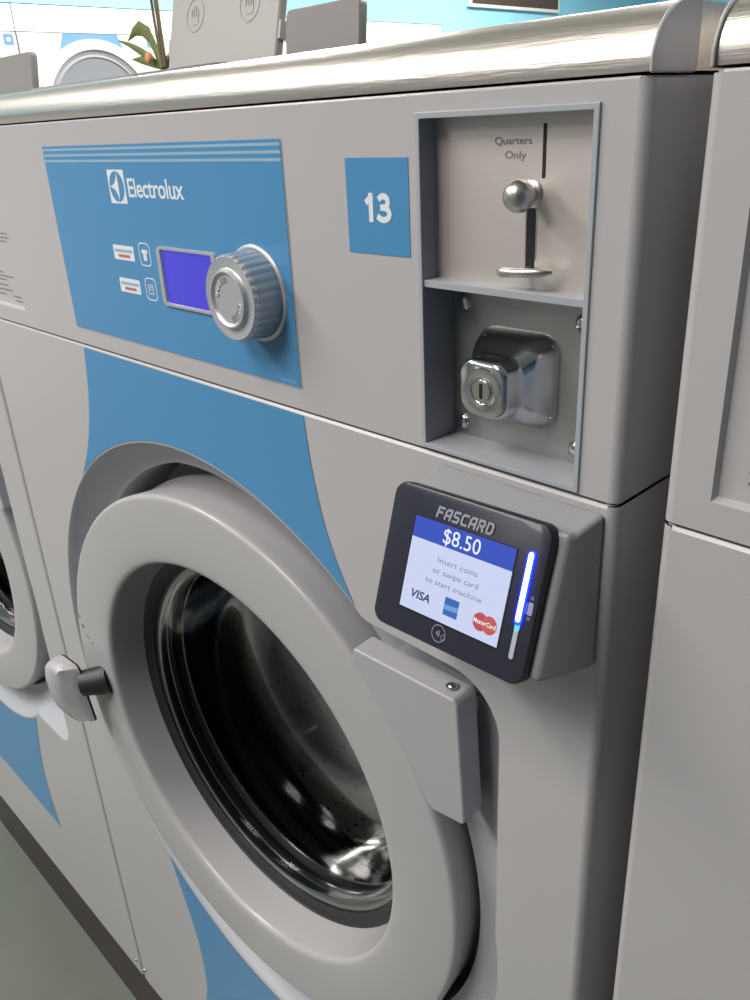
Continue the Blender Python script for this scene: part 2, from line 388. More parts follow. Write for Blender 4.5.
def make_washer():
    root = empty('washing_machine', (CX, 0, 0)); Z = lambda z: z+FZ
    # cabinet: wrapped sheet round the sides and the back with rounded front corners
    def wrap(z0, z1, name, r=.0045):
        plan = [(XL+r, 0)] + [(XL+r-r*math.sin(t*PI/12), r-r*math.cos(t*PI/12)) for t in range(1, 7)] + [(XL, DEEP), (XR, DEEP)] + [(XR-r+r*math.cos(t*PI/12), r-r*math.sin(t*PI/12)) for t in range(0, 6)] + [(XR-r, 0)]
        mb = MB(); mb.loft([[(x, y, z) for x, y in plan] for z in (Z(z0), Z(z1))], 'body', closed=False)
        mb.loft([[(x+(.0015 if x < 0 else -.0015)*(1 if abs(x) > .3 else 0), max(y, .0012), z) for x, y in plan] for z in (Z(z1), Z(z1)+.0008)], 'body', closed=False)
        return mb, mb.build(name, root, smooth=50, fix=False)
    wrap(ZBOT, ZSEAM-.001, 'cabinet'); wrap(ZSEAM+.0008, ZTOP, 'cabinet')
    b = MB(); b.box(XL+.012, XR-.012, .04, DEEP-.02, Z(ZSEAM-.02), Z(ZTOP+.015), 'black'); b.build('gap_shade_core', root)  # black core puts the shade into the gap under the steel top
    b = MB(); b.box(XL+.004, XR-.004, .020, DEEP-.01, 0.0, Z(ZBOT)+.004, 'plinth'); b.build('plinth', root, bevel=.003)
    zc = Z(-.5245)
    recess_and_panel(zc, Z(ZSEAM)-.001, Z(ZBOT), root, 'body')
    graphics(root, zc, Z(ZSEAM)-.001)
    make_drum(root, zc)
    make_door(root, zc)
    for x in (XL+.0045+.004, XR-.012):
        s = MB(); s.sphere((x, -.0005, Z(-1.137)), .0035, 'chrome', .5, 12); s.build('panel_screw', root)
    # console plate with two openings
    X = lambda x: x-CX
    cx0, cx1, cz0, cz1 = X(-.1115), X(-.0190), Z(-.1562), Z(.0010)
    lx0, lx1, lz0, lz1 = X(-.696), X(-.6076), Z(-.1440), Z(.0010)
    xs = [XL+.0045, lx0, lx1, cx0, cx1, XR-.0045]; zs = [Z(ZSEAM)+.0008, cz0, lz0, cz1, Z(ZTOP)]
    c = MB()
    for i in range(5):
        for j in range(4):
            if (i == 3 and j in (1, 2)) or (i == 1 and j == 2): continue
            c.quad((xs[i], 0, zs[j]), (xs[i+1], 0, zs[j]), (xs[i+1], 0, zs[j+1]), (xs[i], 0, zs[j+1]), 'body')
    c.quad((xs[0], 0, zs[0]), (xs[-1], 0, zs[0]), (xs[-1], .03, zs[0]), (xs[0], .03, zs[0]), 'body')
    c.quad((xs[0], 0, zs[-1]), (xs[-1], 0, zs[-1]), (xs[-1], .0015, zs[-1]+.001), (xs[0], .0015, zs[-1]+.001), 'body')
    c.quad((xs[0], .0015, zs[-1]+.001), (xs[-1], .0015, zs[-1]+.001), (xs[-1], .01, zs[-1]+.001), (xs[0], .01, zs[-1]+.001), 'body')
    con = c.build('console', root, fix=False)
    # sunk label panel with its lines of small print
    lp = MB(); q = .0035
    fr = [(lx0, lz0), (lx1, lz0), (lx1, lz1), (lx0, lz1)]; inn = [(lx0+.0012, lz0+.0018), (lx1-.0012, lz0+.0018), (lx1-.0012, lz1-.0018), (lx0+.0012, lz1-.0018)]
    lp.loft([[(x, 0, z) for x, z in fr], [(x, q, z) for x, z in inn]], 'body', cap1=True)
    for z, a, bb in ((-.032, .10, .8), (-.038, .10, .7), (-.078, .1, .9), (-.0815, .1, .96), (-.085, .1, .85), (-.1135, .10, .55), (-.1170, .10, .82), (-.1205, .10, .6), (-.1255, .10, .62), (-.1300, .10, .72), (-.1345, .10, .5), (-.1345, .7, .95), (-.1385, .74, .97)):
        w = lx1-lx0-.008
        lp.quad((lx0+.004+a*w, q-.0002, Z(z)), (lx0+.004+bb*w, q-.0002, Z(z)), (lx0+.004+bb*w, q-.0002, Z(z)+.0012), (lx0+.004+a*w, q-.0002, Z(z)+.0012), 'greyprint')
    lp.build('label_panel', con, fix=False)
    # steel top with rolled front edge
    t = MB(); R = .0225
    prof = [(.0060, .0112), (.0020, .0112)] + [(.0012+R-R*math.cos(a*PI/24), .0125+R*.965*math.sin(a*PI/24)) for a in range(1, 13)] + [(.20, .0348), (DEEP, .0348), (DEEP, .012)]
    t.loft([[(XL+.0010, y, Z(z)) for y, z in prof], [(XR-.0010, y, Z(z)) for y, z in prof]], 'steel', closed=False)
    for s_ in (XL+.0010, XR-.0010): t.add([(s_, y, Z(z)) for y, z in prof], [tuple(range(len(prof)))], 'steel')
    t.build('steel_top', root, smooth=60, fix=False)
    for xa, xb in ((XL-.0004, XL+.0013), (XR-.0013, XR+.0004)):
        e = MB(); pf = [(.0000, .0105)] + [(R+.0005-(R+.0008)*math.cos(a*PI/24), .0125+(R+.0006)*.965*math.sin(a*PI/24)) for a in range(1, 13)] + [(.0310, .0350), (.0330, .0335), (.0330, .0120), (.0315, .0105)]
        e.loft([[(xa, y, Z(z)) for y, z in pf], [(xb, y, Z(z)) for y, z in pf]], 'plastic', True, True)
        e.build('end_cap', root, smooth=40, bevel=.0008)
    # coin frame
    f = MB(); w_ = .0012
    o4 = lambda e, y: [(cx0-e, y, cz0-e), (cx1+e, y, cz0-e), (cx1+e, y, cz1+e), (cx0-e, y, cz1+e)]
    f.loft([o4(.0012, .001), o4(.0012, -.0009), o4(.0009, -.0012), o4(-.0012, -.0012), o4(-.0015, -.0009), o4(-.0015, .0235)], 'recess')
    f.box(cx0, cx1, .0002, .0235, Z(-.0746), Z(-.0712), 'recess')
    fr = f.build('coin_box_frame', root, bevel=.0007, seg=2)
    # coin slide
    y1 = .0100
    p = MB(); p.box(cx0+.0005, cx1-.0005, y1, y1+.002, Z(-.0712), cz1, 'plate'); cs = p.build('coin_slide_plate', root)
    k = MB(); k.prism(rrect(.0016, .0213, .0007, 4, (X(-.0497), Z(-.0150))), y1-.0002, y1+.001, 'black'); k.build('coin_slot', cs)
    k = MB(); k.prism(rrect(.0048, .0270, .0023, 5, (X(-.0553), Z(-.0505))), y1-.0002, y1+.001, 'black'); k.prism(rrect(.0062, .0286, .0030, 5, (X(-.0553), Z(-.0505))), y1-.0001, y1+.001, 'knobmetal'); k.build('lever_slot', cs)
    k = MB(); k.lathe([(.0060, y1), (.0052, y1-.0010), (.0036, y1-.0012), (.0034, 0), (.0001, 0)], (X(-.0555), Z(-.0318)), 'knobmetal', 24); k.sphere((X(-.0545), -.0005, Z(-.0318)), .0068, 'knobmetal'); k.build('coin_knob', cs, smooth=60)
    k = MB(); k.tube([(X(-.0650), .0005, Z(-.0640)), (X(-.0625), .0000, Z(-.0636)), (X(-.055), -.0005, Z(-.0632)), (X(-.0445), .0012, Z(-.0626)), (X(-.0400), .0045, Z(-.0624))], [.0016, .0023, .0020, .0020, .0010], 'knobmetal', 10)
    k.tube([(X(-.0555), -.0005, Z(-.0634)), (X(-.0552), .0105, Z(-.0634))], .0017, 'knobmetal', 10); k.build('coin_return_lever', cs, smooth=60)
    text('Quarters', X(-.0755), X(-.0560), Z(-.0122), Z(-.0092), y1-.00015, 'greyprint', 'coin_lettering', cs, .006)
    text('Only', X(-.0700), X(-.0588), Z(-.0178), Z(-.0148), y1-.00015, 'greyprint', 'coin_lettering', cs, .006)
    # lock plate
    y2 = .0220
    p = MB(); p.box(cx0+.0003, cx1-.0003, y2, y2+.0015, cz0, Z(-.0740), 'plate2'); lk = p.build('lock_plate', root)
    for x, z in ((-.1030, -.0845), (-.1040, -.1478), (-.0335, -.0869), (-.0340, -.1470)):
        k = MB(); k.sphere((X(x), y2, Z(z)), .0046, 'chrome', .55, 18); k.build('lock_plate_bolt', lk, smooth=60)
    c0 = (X(-.0695), Z(-.1175)); k = MB(); loops = []
    for y, w, hgt, rr, dx, dz in ((y2, .0480, .0470, .010, 0, 0), (.0205, .0478, .0468, .010, 0, 0), (.0180, .0455, .0445, .010, 0, 0), (.0140, .0425, .0415, .0095, 0, 0), (.0095, .0370, .0360, .009, 0, 0), (.0060, .0315, .0305, .0085, 0, 0), (.0035, .0292, .0284, .0082, 0, 0), (-.0030, .0284, .0278, .0080, 0, 0), (-.0050, .0268, .0262, .0078, 0, 0), (-.0058, .0240, .0236, .0070, 0, 0)):
        loops.append([(x, y, z) for x, z in rrect(w, hgt, rr, 6, c0)])
    k.loft(loops, 'chrome', cap1=True); k.build('lock_housing', lk, smooth=60)
    k = MB(); k.lathe([(.0112, -.0056), (.0108, -.0064), (.0068, -.0066), (.0062, -.0060), (.0060, -.0056), (.0001, -.0056)], (c0[0]+.0008, c0[1]), 'chrome', 36)
    k.lathe([(.0052, -.0056), (.0050, -.0072), (.0001, -.0072)], (c0[0]+.0008, c0[1]), 'knobmetal', 28); k.prism(rrect(.0016, .0074, .0006, 3, (c0[0]+.0008, c0[1])), -.0075, -.007, 'black')
    k.build('key_lock', lk, smooth=50)
    # blue control panel
    y = -.0006
    p = MB(); px0, px1, pz0, pz1 = X(-.5033), X(-.2115), Z(-.1440), Z(-.0068)
    p.prism(rrect(px1-px0, pz1-pz0, .0012, 3, ((px0+px1)/2, (pz0+pz1)/2)), y, .0005, 'blue')
    p.prism(rrect(px1-px0+.0016, pz1-pz0+.0016, .0018, 3, ((px0+px1)/2, (pz0+pz1)/2-.0002)), y+.0003, .0005, 'recess')
    for z in (-.0092, -.0131, -.0170): p.quad((px0, y-.0001, Z(z)-.0008), (px1, y-.0001, Z(z)-.0008), (px1, y-.0001, Z(z)+.0008), (px0, y-.0001, Z(z)+.0008), 'bluelight')
    cp = p.build('control_panel', root, fix=False)
    yy = y-.0001
    k = MB(); lx, lz = X(-.3960), Z(-.0336)
    k.prism([(lx-.0113, lz-.0110), (lx+.0113, lz-.0110), (lx+.0113, lz+.0110), (lx-.0113, lz+.0110)], yy, y, 'white')
    k.prism([(lx+.0098*math.cos(a*PI/24), lz+.0100*math.sin(a*PI/24)) for a in range(48)], yy-.0001, yy, 'blue')
    def curve3(a, b_, c_, n=8): return [((1-t)**2*a[0]+2*t*(1-t)*b_[0]+t*t*c_[0], (1-t)**2*a[1]+2*t*(1-t)*b_[1]+t*t*c_[1]) for t in [i/n for i in range(n)]]
    pts = curve3((.0012, .0100), (.0010, .0010), (-.0098, 0))+curve3((-.0098, 0), (.0010, -.0010), (.0012, -.0100))+curve3((.0012, -.0100), (.0040, 0), (.0012, .0100))
    vs = [(lx, yy-.0002, lz)]+[(lx+a, yy-.0002, lz+b_) for a, b_ in pts]
    k.add(vs, [(0, i+1, (i+1) % len(pts)+1) for i in range(len(pts))], 'white')
    k.build('logo_emblem', cp, fix=False)
    text('Electrolux', X(-.3812), X(-.3120), Z(-.0398), Z(-.0280), yy, 'white', 'logo_lettering', cp, .012, spacing=.95)
    for x, z in ((-.4020, -.0784), (-.4006, -.1016)):
        k = MB(); k.prism(rrect(.0290, .0102, .0008, 3, (X(x), Z(z))), yy, y, 'white')
        for i, (dz, a, bb) in enumerate(((.0014, -.0125, .0125), (-.0022, -.008, .0085))): k.prism([(X(x)+a, Z(z)+dz-.0010), (X(x)+bb, Z(z)+dz-.0010), (X(x)+bb, Z(z)+dz+.0010), (X(x)+a, Z(z)+dz+.0010)], yy-.0001, yy, 'bluelight' if i == 0 else 'redprint')
        k.build('button_caption', cp, fix=False)
    for n_, (x, z) in enumerate(((-.3724, -.0775), (-.3710, -.1012))):
        k = MB()
        O_, I_ = rrect(.0150, .0158, .0040, 5, (X(x), Z(z))), rrect(.0134, .0142, .0034, 5, (X(x), Z(z)))
        k.loft([[(a, yy, b_) for a, b_ in O_], [(a, yy, b_) for a, b_ in I_]], 'white')
        if n_ == 0:
            sh = [(-.0020, .0038), (-.0008, .0030), (.0008, .0030), (.0020, .0038), (.0042, .0022), (.0034, .0004), (.0022, .0010), (.0022, -.0042), (-.0022, -.0042), (-.0022, .0010), (-.0034, .0004), (-.0042, .0022)]
            k.add([(X(x), yy, Z(z))]+[(X(x)+a, yy, Z(z)+b_) for a, b_ in sh], [(0, i+1, (i+1) % 12+1) for i in range(12)], 'white')
        else:
            for dx0, dx1, dz0, dz1 in ((-.0032, -.0026, -.0030, .0036), (.0026, .0032, -.0030, .0036), (-.0032, .0032, -.0036, -.0030), (-.0022, .0022, .0012, .0017), (-.0022, .0022, -.0004, .0001), (-.0022, .0022, .0026, .0031)):
                k.prism([(X(x)+dx0, Z(z)+dz0), (X(x)+dx1, Z(z)+dz0), (X(x)+dx1, Z(z)+dz1), (X(x)+dx0, Z(z)+dz1)], yy, y, 'white')
        k.build('button_icon', cp, fix=False)
    k = MB(); dc = (X(-.3195), Z(-.0903)); k.loft([[(a, yy+q_, b_) for a, b_ in rrect(w, h, r, 5, dc)] for w, h, r, q_ in ((.0705, .0400, .0042, .0004), (.0700, .0396, .004, -.0014), (.0612, .0362, .0016, -.0014), (.0600, .0354, .0014, .0001))], 'dial'); k.build('display_frame', cp, smooth=30)
    k = MB(); k.prism(rrect(.0606, .0360, .0012, 3, dc), yy+.0000, y+.0002, 'lcd'); k.build('display', cp)
    # small print under the panel corner
    k = MB()
    for i in range(8): k.prism([(X(-.2300)+i*.0018, Z(-.1418)), (X(-.2288)+i*.0018, Z(-.1418)), (X(-.2288)+i*.0018, Z(-.1407)), (X(-.2300)+i*.0018, Z(-.1407))], yy, y, 'bluelight')
    k.build('small_print', cp, fix=False)
    # programme dial
    kc = (X(-.2460), Z(-.0915)); k = MB()
    k.lathe([(.0288, y), (.0286, -.0012), (.0278, -.0019), (.0264, -.0020), (.0255, -.0010)], kc, 'dial', 72); ring = k.build('dial_ring', cp, smooth=50)
    k = MB(); N = 30*8
    def fl(r, y_, depth): return [(kc[0]+(r-depth*(.5+.5*math.cos(i*30*2*PI/N))**2)*math.cos(i*2*PI/N), y_, kc[1]+(r-depth*(.5+.5*math.cos(i*30*2*PI/N))**2)*math.sin(i*2*PI/N)) for i in range(N)]
    k.loft([fl(.0260, -.0015, .0002), fl(.0257, -.0090, .0004), fl(.0254, -.0178, .0008)], 'dialside')
    k.loft([fl(.0254, -.0178, .0010), fl(.0250, -.0196, .0009), fl(.0242, -.0206, .0004)], 'dial')
    k.lathe([(.0240, -.0206), (.0180, -.0200), (.0176, -.0203), (.0166, -.0226), (.0158, -.0228), (.0146, -.0218), (.0142, -.0212), (.0001, -.0212)], kc, 'dial', 64)
    for a0 in (100, 118, 136, 154, 172, 285, 300, 315, 330, 345):
        a = math.radians(a0); cx_, cz_ = kc[0]+.0112*math.cos(a), kc[1]+.0112*math.sin(a)
        rot = lambda u, v: (cx_+u*math.cos(a)-v*math.sin(a), cz_+u*math.sin(a)+v*math.cos(a))
        for u0, u1, v0, v1 in ((-.0016, .0016, -.0012, -.0006), (-.0016, .0016, .0004, .0010), (-.0016, -.0009, -.0008, .0008)):
            k.prism([rot(u0, v0), rot(u1, v0), rot(u1, v1), rot(u0, v1)], -.0217, -.0211, 'dial')
    k.build('programme_dial', cp, smooth=40)
    # number sticker
    p = MB(); p.prism([(X(-.1613), Z(-.0614)), (X(-.1181), Z(-.0614)), (X(-.1181), Z(-.0164)), (X(-.1613), Z(-.0164))], -.0003, .0002, 'blue'); st = p.build('number_sticker', root)
    strokes([[[(.60, 0), (.60, 1)], [(.62, .93), (.20, .76)]]], X(-.1492), Z(-.0462), .0092, .0140, 0, .0030, -.00042, 'white', 'number_lettering', st)
    strokes([[arc(.38, .76, .46, .24, 140, -100), arc(.36, .26, .62, .26, 100, -140)]], X(-.1392), Z(-.0462), .0096, .0140, 0, .0029, -.00042, 'white', 'number_lettering', st)
    return root

washer = make_washer()
tag(washer, 'washing machine with the big white 13 on a blue square and a coin slide', 'washing machine', 'front-load washing machines in the near row')
wl = copy_tree(washer, skip=('number_sticker',)); wl.location = (CX-.7203, 0, 0)
tag(wl, 'washing machine farther down the near row, beyond the door handle of machine 13', 'washing machine', 'front-load washing machines in the near row')
wr = copy_tree(washer, skip=('number_sticker',)); wr.location = (.0227-XL, 0, 0)
tag(wr, 'washing machine across the narrow gap from the card reader, only its plain grey edge showing', 'washing machine', 'front-load washing machines in the near row')

# ------------------------------------------------------------------ card reader
def card_reader():
    t = empty('card_reader', (-.0522, -.0004, FZ-.2045))
    X = lambda x: x+.0522; Z = lambda z: z+.2045
    C = Vector((CAMX+1.1*(-.0395-CAMX), -.036, 1.1*-.1837))
    R = (Matrix.Rotation(-.0218, 3, 'Z') @ Matrix.Rotation(-.3448, 3, 'X') @ Matrix.Rotation(-.0394, 3, 'Y'))
    tf = Matrix.Translation((X(C.x), C.y, Z(C.z))) @ R.to_4x4()
    h = MB()
    def q(x0, x1, y, z0, y_, z1): return [(X(x0), y, Z(z0)), (X(x1), y, Z(z0)), (X(x1), y_, Z(z1)), (X(x0), y_, Z(z1))]
    b0 = q(-.1014, -.0030, 0, -.2455, 0, -.1630)
    def fr(x0, x1, z0, z1, d): return [tuple(tf @ Vector(p)) for p in ((x0, d, z0), (x1, d, z0), (x1, d, z1), (x0, d, z1))]
    h.loft([b0, fr(-.0440, .0535, -.0330, .0365, .0100), fr(-.0440, .0520, -.0330, .0360, .0055)], 'reader', True, True)
    h.build('housing', t, bevel=.0045, seg=5, smooth=40)
    h = MB(); c = (-.0004, .0006); L = []
    for w, hh, r, y in ((.094, .0735, .0065, .0075), (.0966, .0752, .0072, .0070), (.0968, .0754, .0074, .0012), (.0958, .0744, .0070, .0002)):
        L.append([(x, y, z) for x, z in rrect(w, hh, r, 8, c)])
    h.loft(L, 'bezelrim', cap0=True); h.loft([L[-1], [(x, 0, z) for x, z in rrect(.0946, .0732, .0066, 8, c)]], 'bezel', cap1=True)
    bz = h.build('bezel', t, smooth=50, tf=tf)
    y = -.0002
    F_ = [[(0, 0), (0, 1), (1, 1)], [(0, .52), (.8, .52)]]; A_ = [[(0, 0), (0, .75), (.28, 1), (1, 1), (1, 0)], [(0, .38), (1, .38)]]; S_ = [[(1, 1), (.2, 1), (0, .85), (0, .6), (.15, .5), (.85, .5), (1, .38), (1, .12), (.85, 0), (0, 0)]]
    C_ = [[(1, 1), (.2, 1), (0, .82), (0, .18), (.2, 0), (1, 0)]]; R_ = [[(0, 0), (0, 1), (.85, 1), (1, .85), (1, .6), (.85, .48), (0, .48)], [(.55, .48), (1, 0)]]; D_ = [[(0, 0), (0, 1), (.75, 1), (1, .78), (1, .22), (.75, 0), (0, 0)]]
    strokes([F_, A_, S_, C_, A_, R_, D_], -.0188, .0257, .0043, .0060, .00085, .0012, y, 'readermark', 'brand_lettering', bz, shear=.22)
    h = MB()
    h.lathe([(.0044, y), (.0040, y)], (-.0032, -.0291), 'readermark', 32)
    for k, r in enumerate((.0008, .0017, .0026)): h.lathe([(r+.00022, y), (r-.00022, y)], (-.0052, -.0291), 'readermark', 10, -.7, .7)
    h.lathe([(.0016, y), (.0012, y)], (.0000, -.0303), 'greyprint', 16)
    h.build('contactless_symbol', bz, fix=False)
    h = MB(); h.prism(rrect(.0026, .0058, .0005, 3, (.0445, -.0003)), y, 0, 'readermark'); h.prism(rrect(.0006, .0050, .0002, 2, (.0424, -.0006)), y, 0, 'greyprint')
    for z in (.0042, .0052, -.0052, -.0044): h.prism(rrect(.0018, .0005, .0002, 2, (.0445, z)), y, 0, 'greyprint')
    h.build('card_symbol', bz)
    s = MB(); s.prism([(-.0322, -.0246), (.0322, -.0246), (.0322, .0242), (-.0322, .0242)], y+.0001, .0002, 'bezelrim')
    s.quad((-.0313, y, -.0235), (.0313, y, -.0235), (.0313, y, .0130), (-.0313, y, .0130), 'screen'); s.quad((-.0313, y, .0130), (.0313, y, .0130), (.0313, y, .0237), (-.0313, y, .0237), 'header')
    scn = s.build('screen', t, tf=tf, fix=False)
    y = -.0003
    text('$8.50', -.0115, .0115, .0148, .0221, y, 'scrwhite', 'price_lettering', scn, .0, spacing=1.)
    text('Insert coins', -.0120, .0128, .0046, .0073, y, 'scrgrey', 'screen_lettering', scn, -.004, spacing=1.05)
    text('or swipe card', -.0140, .0145, -.0010, .0017, y, 'scrgrey', 'screen_lettering', scn, -.004, spacing=1.05)
    text('to start machine', -.0176, .0180, -.0066, -.0040, y, 'scrgrey', 'screen_lettering', scn, -.004, spacing=1.05)
    text('VISA', -.0250, -.0124, -.0168, -.0126, y, 'scrnavy', 'payment_lettering', scn, .025, shear=.2)
    k = MB(); k.prism([(-.0031, -.0190), (.0058, -.0190), (.0058, -.0101), (-.0031, -.0101)], y, y+.0001, 'scramex'); k.prism([(-.0031, -.0163), (.0058, -.0158), (.0058, -.0134), (-.0031, -.0139)], y-.0001, y, 'scramex2'); k.build('payment_emblem', scn, fix=False)
    k = MB()
    for cx_, m in ((.0196, 'scrred'), (.0251, 'scrred2')):
        k.add([(cx_, y-(.0001 if m == 'scrred2' else 0), -.0150)]+[(cx_+.0044*math.cos(i*PI/18), y-(.0001 if m == 'scrred2' else 0), -.0150+.0044*math.sin(i*PI/18)) for i in range(36)], [(0, i+1, (i+1) % 36+1) for i in range(36)], m)
    k.build('payment_emblem', scn, fix=False)
    text('MasterCard', .0158, .0289, -.0159, -.0137, y-.0002, 'scrwhite', 'payment_lettering', scn, .012)
    k = MB()
    k.prism(rrect(.0036, .0345, .0018, 4, (.0398, .0078)), -.0009, .0001, 'ledblue')
    k.prism(rrect(.0024, .0500, .0012, 4, (.0398, -.0006)), -.0004, .0001, 'ledoff')
    k.prism(rrect(.0025, .0052, .0010, 2, (.0398, -.0098)), -.00045, .0001, 'ledmid')
    k.prism(rrect(.0025, .0325, .0012, 4, (.0398, .0084)), -.0011, .0001, 'led')
    k.build('light_bar', t, tf=tf, fix=False)
    tag(t, 'grey card reader with a tilted black touchscreen showing $8.50, mounted on machine 13', 'card reader')
CAMX, CAMY = .168, -.3
card_reader()

# ------------------------------------------------------------------ things on top of the near row
def dispenser(x, y, w, name_label, m, h=.15, tilt=-14, marks=2, rz=0):
    """low soap box sunk in the steel top, its lid hinged open and leaning back"""
    t = empty('soap_dispenser', (x, y, FZ+.0348), rz)
    b = MB(); b.loft([[(a, c, z) for a, c in rrect(w+.02, .15, .01, 4, (0, -.078))] for z in (0, .009)] + [[(a, c, z) for a, c in rrect(w+.006, .136, .008, 4, (0, -.078))] for z in (.0095, .002)], m, False, True)
    b.build('dispenser_box', t, smooth=30)
    l = MB(); l.loft([[(a, yy_, z) for a, z in rrect(w-s, h-s, .006, 4, (0, h/2))] for yy_, s in ((0, .003), (.0015, 0), (.008, 0), (.0095, .003))], m, True, True)
    for sx in ((-1, 1) if marks else ()): l.box(sx*(w/2)-.003, sx*(w/2)+.003, .001, .012, .030, .046, m)
    lid = l.build('dispenser_lid', t, smooth=30, tf=Matrix.Translation((0, 0, .010)) @ Matrix.Rotation(math.radians(tilt), 4, 'X'))
    for i in range(marks):
        g = MB(); gx = (-.25+.5*i)*w; gz = h*.43
        g.lathe([(.0165, -.0001), (.0161, -.0006), (.0152, -.0006), (.0148, -.0001)], (gx, gz), m, 28)
        for dx, z0, z1 in ((-.006, -.002, .006), (-.002, -.002, .009), (.002, -.002, .008), (.006, -.002, .005)): g.tube([(gx+dx, -.0002, gz+z0), (gx+dx, -.0002, gz+z1)], .0007, m, 6)
        g.prism(rrect(.014, .008, .003, 3, (gx, gz-.005)), -.0004, .0001, m)
        g.build('embossed_mark', lid)
    tag(t, name_label, 'soap dispenser', 'soap dispensers with open lids on top of the near row')
dispenser(-.6235, .25, .189, 'pale grey soap dispenser lid with two embossed round marks, open beside the plant', 'lidgrey')
dispenser(-.4610, .25, .100, 'darker grey soap dispenser lid without marks, open nearest the middle of the steel top', 'lidgrey2', h=.050, tilt=-6, marks=0)
dispenser(-1.176, .25, .230, 'low grey soap dispenser lid open on the farther steel top', 'lidgrey2', h=.062, tilt=-8, marks=0)

def leaf(path, widths, parent, bend=.35, m='leaf'):
    mb = MB(); P = [Vector(p) for p in path]; loops = []
    for i, p in enumerate(P):
        t = (P[min(i+1, len(P)-1)]-P[max(i-1, 0)]).normalized(); s = t.cross(Vector((0, 1, .25))); s.normalize(); n = s.cross(t); w = widths[i]
        loops.append([p+s*w+n*w*bend, p+s*w*.5+n*w*bend*.3, p, p-s*w*.5+n*w*bend*.3, p-s*w+n*w*bend, p-s*w*.5+n*(w*bend*.3-.0012), p-n*.0015, p+s*w*.5+n*(w*bend*.3-.0012)])
    mb.loft(loops, m, True, True); return mb.build('leaf', parent, smooth=70)
def plant():
    bx, by, bz = -1.275, .60, FZ+.0348
    t = empty('potted_plant', (bx, by, bz))
    p = MB(); pr = [(.001, .0), (.034, 0), (.037, .004), (.043, .050), (.046, .052), (.046, .060), (.042, .060), (.040, .054)]
    def lz(prof, m):
        n = 32; p.loft([[(r*math.cos(i*2*PI/n), r*math.sin(i*2*PI/n), z) for i in range(n)] for r, z in prof], m)
    lz(pr, 'pot'); p.build('pot', t, smooth=40)
    p = MB(); lz([(.040, .054), (.001, .057)], 'soil'); p.build('soil', t)
    o = (-.02, 0, .068)
    leaf([o, (-.034, 0, .100), (-.050, 0, .122), (-.074, 0, .134), (-.096, 0, .131), (-.118, 0, .119)], [.004, .011, .015, .013, .007, .001], t, .2)
    leaf([o, (-.050, 0, .084), (-.085, 0, .098), (-.120, .0, .112), (-.155, .0, .122)], [.004, .008, .008, .005, .001], t)
    leaf([o, (-.05, 0, .076), (-.085, 0, .084), (-.115, 0, .088)], [.004, .007, .007, .001], t)
    leaf([o, (.03, .03, .11), (.08, .05, .13), (.13, .05, .12)], [.005, .014, .013, .001], t)
    leaf([o, (.02, .06, .10), (.03, .10, .12), (.04, .14, .11)], [.005, .014, .013, .001], t)
    for q in (((-.012, 0, .068), (-.020, 0, .14), (-.040, .01, .22), (-.060, .01, .34)), ((-.004, 0, .068), (-.004, 0, .14), (-.018, .01, .24), (-.032, .01, .36)), ((-.010, .005, .068), (-.016, .005, .13), (-.030, .01, .22), (-.045, .01, .33))):
        s = MB(); s.tube(q, [.0034, .0028, .0022, .0018], 'stem', 8); s.build('stem', t, smooth=60)
    s = MB(); s.sphere((-.036, -.012, .085), .010, 'petal', .6, 12); s.build('petal', t, smooth=60)
    tag(t, 'potted plant with drooping green leaves behind the open soap dispenser lid', 'plant')
plant()

# ------------------------------------------------------------------ far row along the cyan wall, facing +X
def far_washer(yc, num, label):
    t = empty('stacked_dryer', (-4.0, yc, 0), PI/2)
    zc, zt = FZ+.100, FZ+.4360; x0, x1 = -.357, .357
    b = MB(); b.box(x0, x1, .004, .80, .11, FZ+.545, 'farbody'); b.build('cabinet', t, bevel=.004)
    b = MB(); b.box(x0, x1, -.006, .004, .11, zt-.0015, 'farbody'); b.build('front_panel', t, bevel=.002)
    b = MB(); b.box(x0, x1, -.006, .006, zt+.0015, FZ+.545, 'farwhite'); b.build('console', t, bevel=.002)
    b = MB(); b.box(x0+.01, x1-.01, .02, .78, 0, .11, 'plinth'); b.build('plinth', t)
    for z0, z1, w0, w1 in ((zt-.002, zc+.20, .14, .19), (zc-.20, zc-.50, .20, .15)):
        b = MB(); b.prism([(-w0, z0), (w0, z0), (w1, z1), (-w1, z1)], -.0066, -.0058, 'farblue'); b.build('blue_graphic', t)
    b = MB(); b.lathe([(.3116, -.006), (.3118, -.020), (.308, -.028), (.300, -.031), (.276, -.030), (.2675, -.027)], (0, zc), 'farring', 96); d = b.build('door', t, smooth=50)
    b = MB(); b.lathe([(.2675, -.027), (.262, -.018), (.246, -.012), (.243, -.014), (.240, -.019), (.236, -.019), (.2335, -.013)], (0, zc), 'fargrey', 96); b.build('door_trim', d, smooth=40)
    b = MB(); b.lathe([(.2335, -.013), (.20, -.010), (.15, -.006), (.08, -.0062), (.001, -.0062)], (0, zc), 'fardark', 96); b.build('door_window', d, smooth=50)
    b = MB(); b.prism([(.268, zc-.09), (.345, zc-.09), (.345, zc+.09), (.268, zc+.09)], -.034, -.008, 'farbody'); b.build('door_hinge', d, bevel=.004)
    s = MB(); s.prism([(.299, FZ+.381), (.343, FZ+.381), (.343, FZ+.426), (.299, FZ+.426)], -.0068, -.0058, 'farblue'); st = s.build('number_sticker', t)
    s = MB(); s.prism(rrect(.017, .014, .004, 4, (.321, FZ+.4035)), -.0072, -.0066, 'white'); s.build('number_mark', st)
    tag(t, label, 'dryer', 'tall round-door machines along the cyan wall')
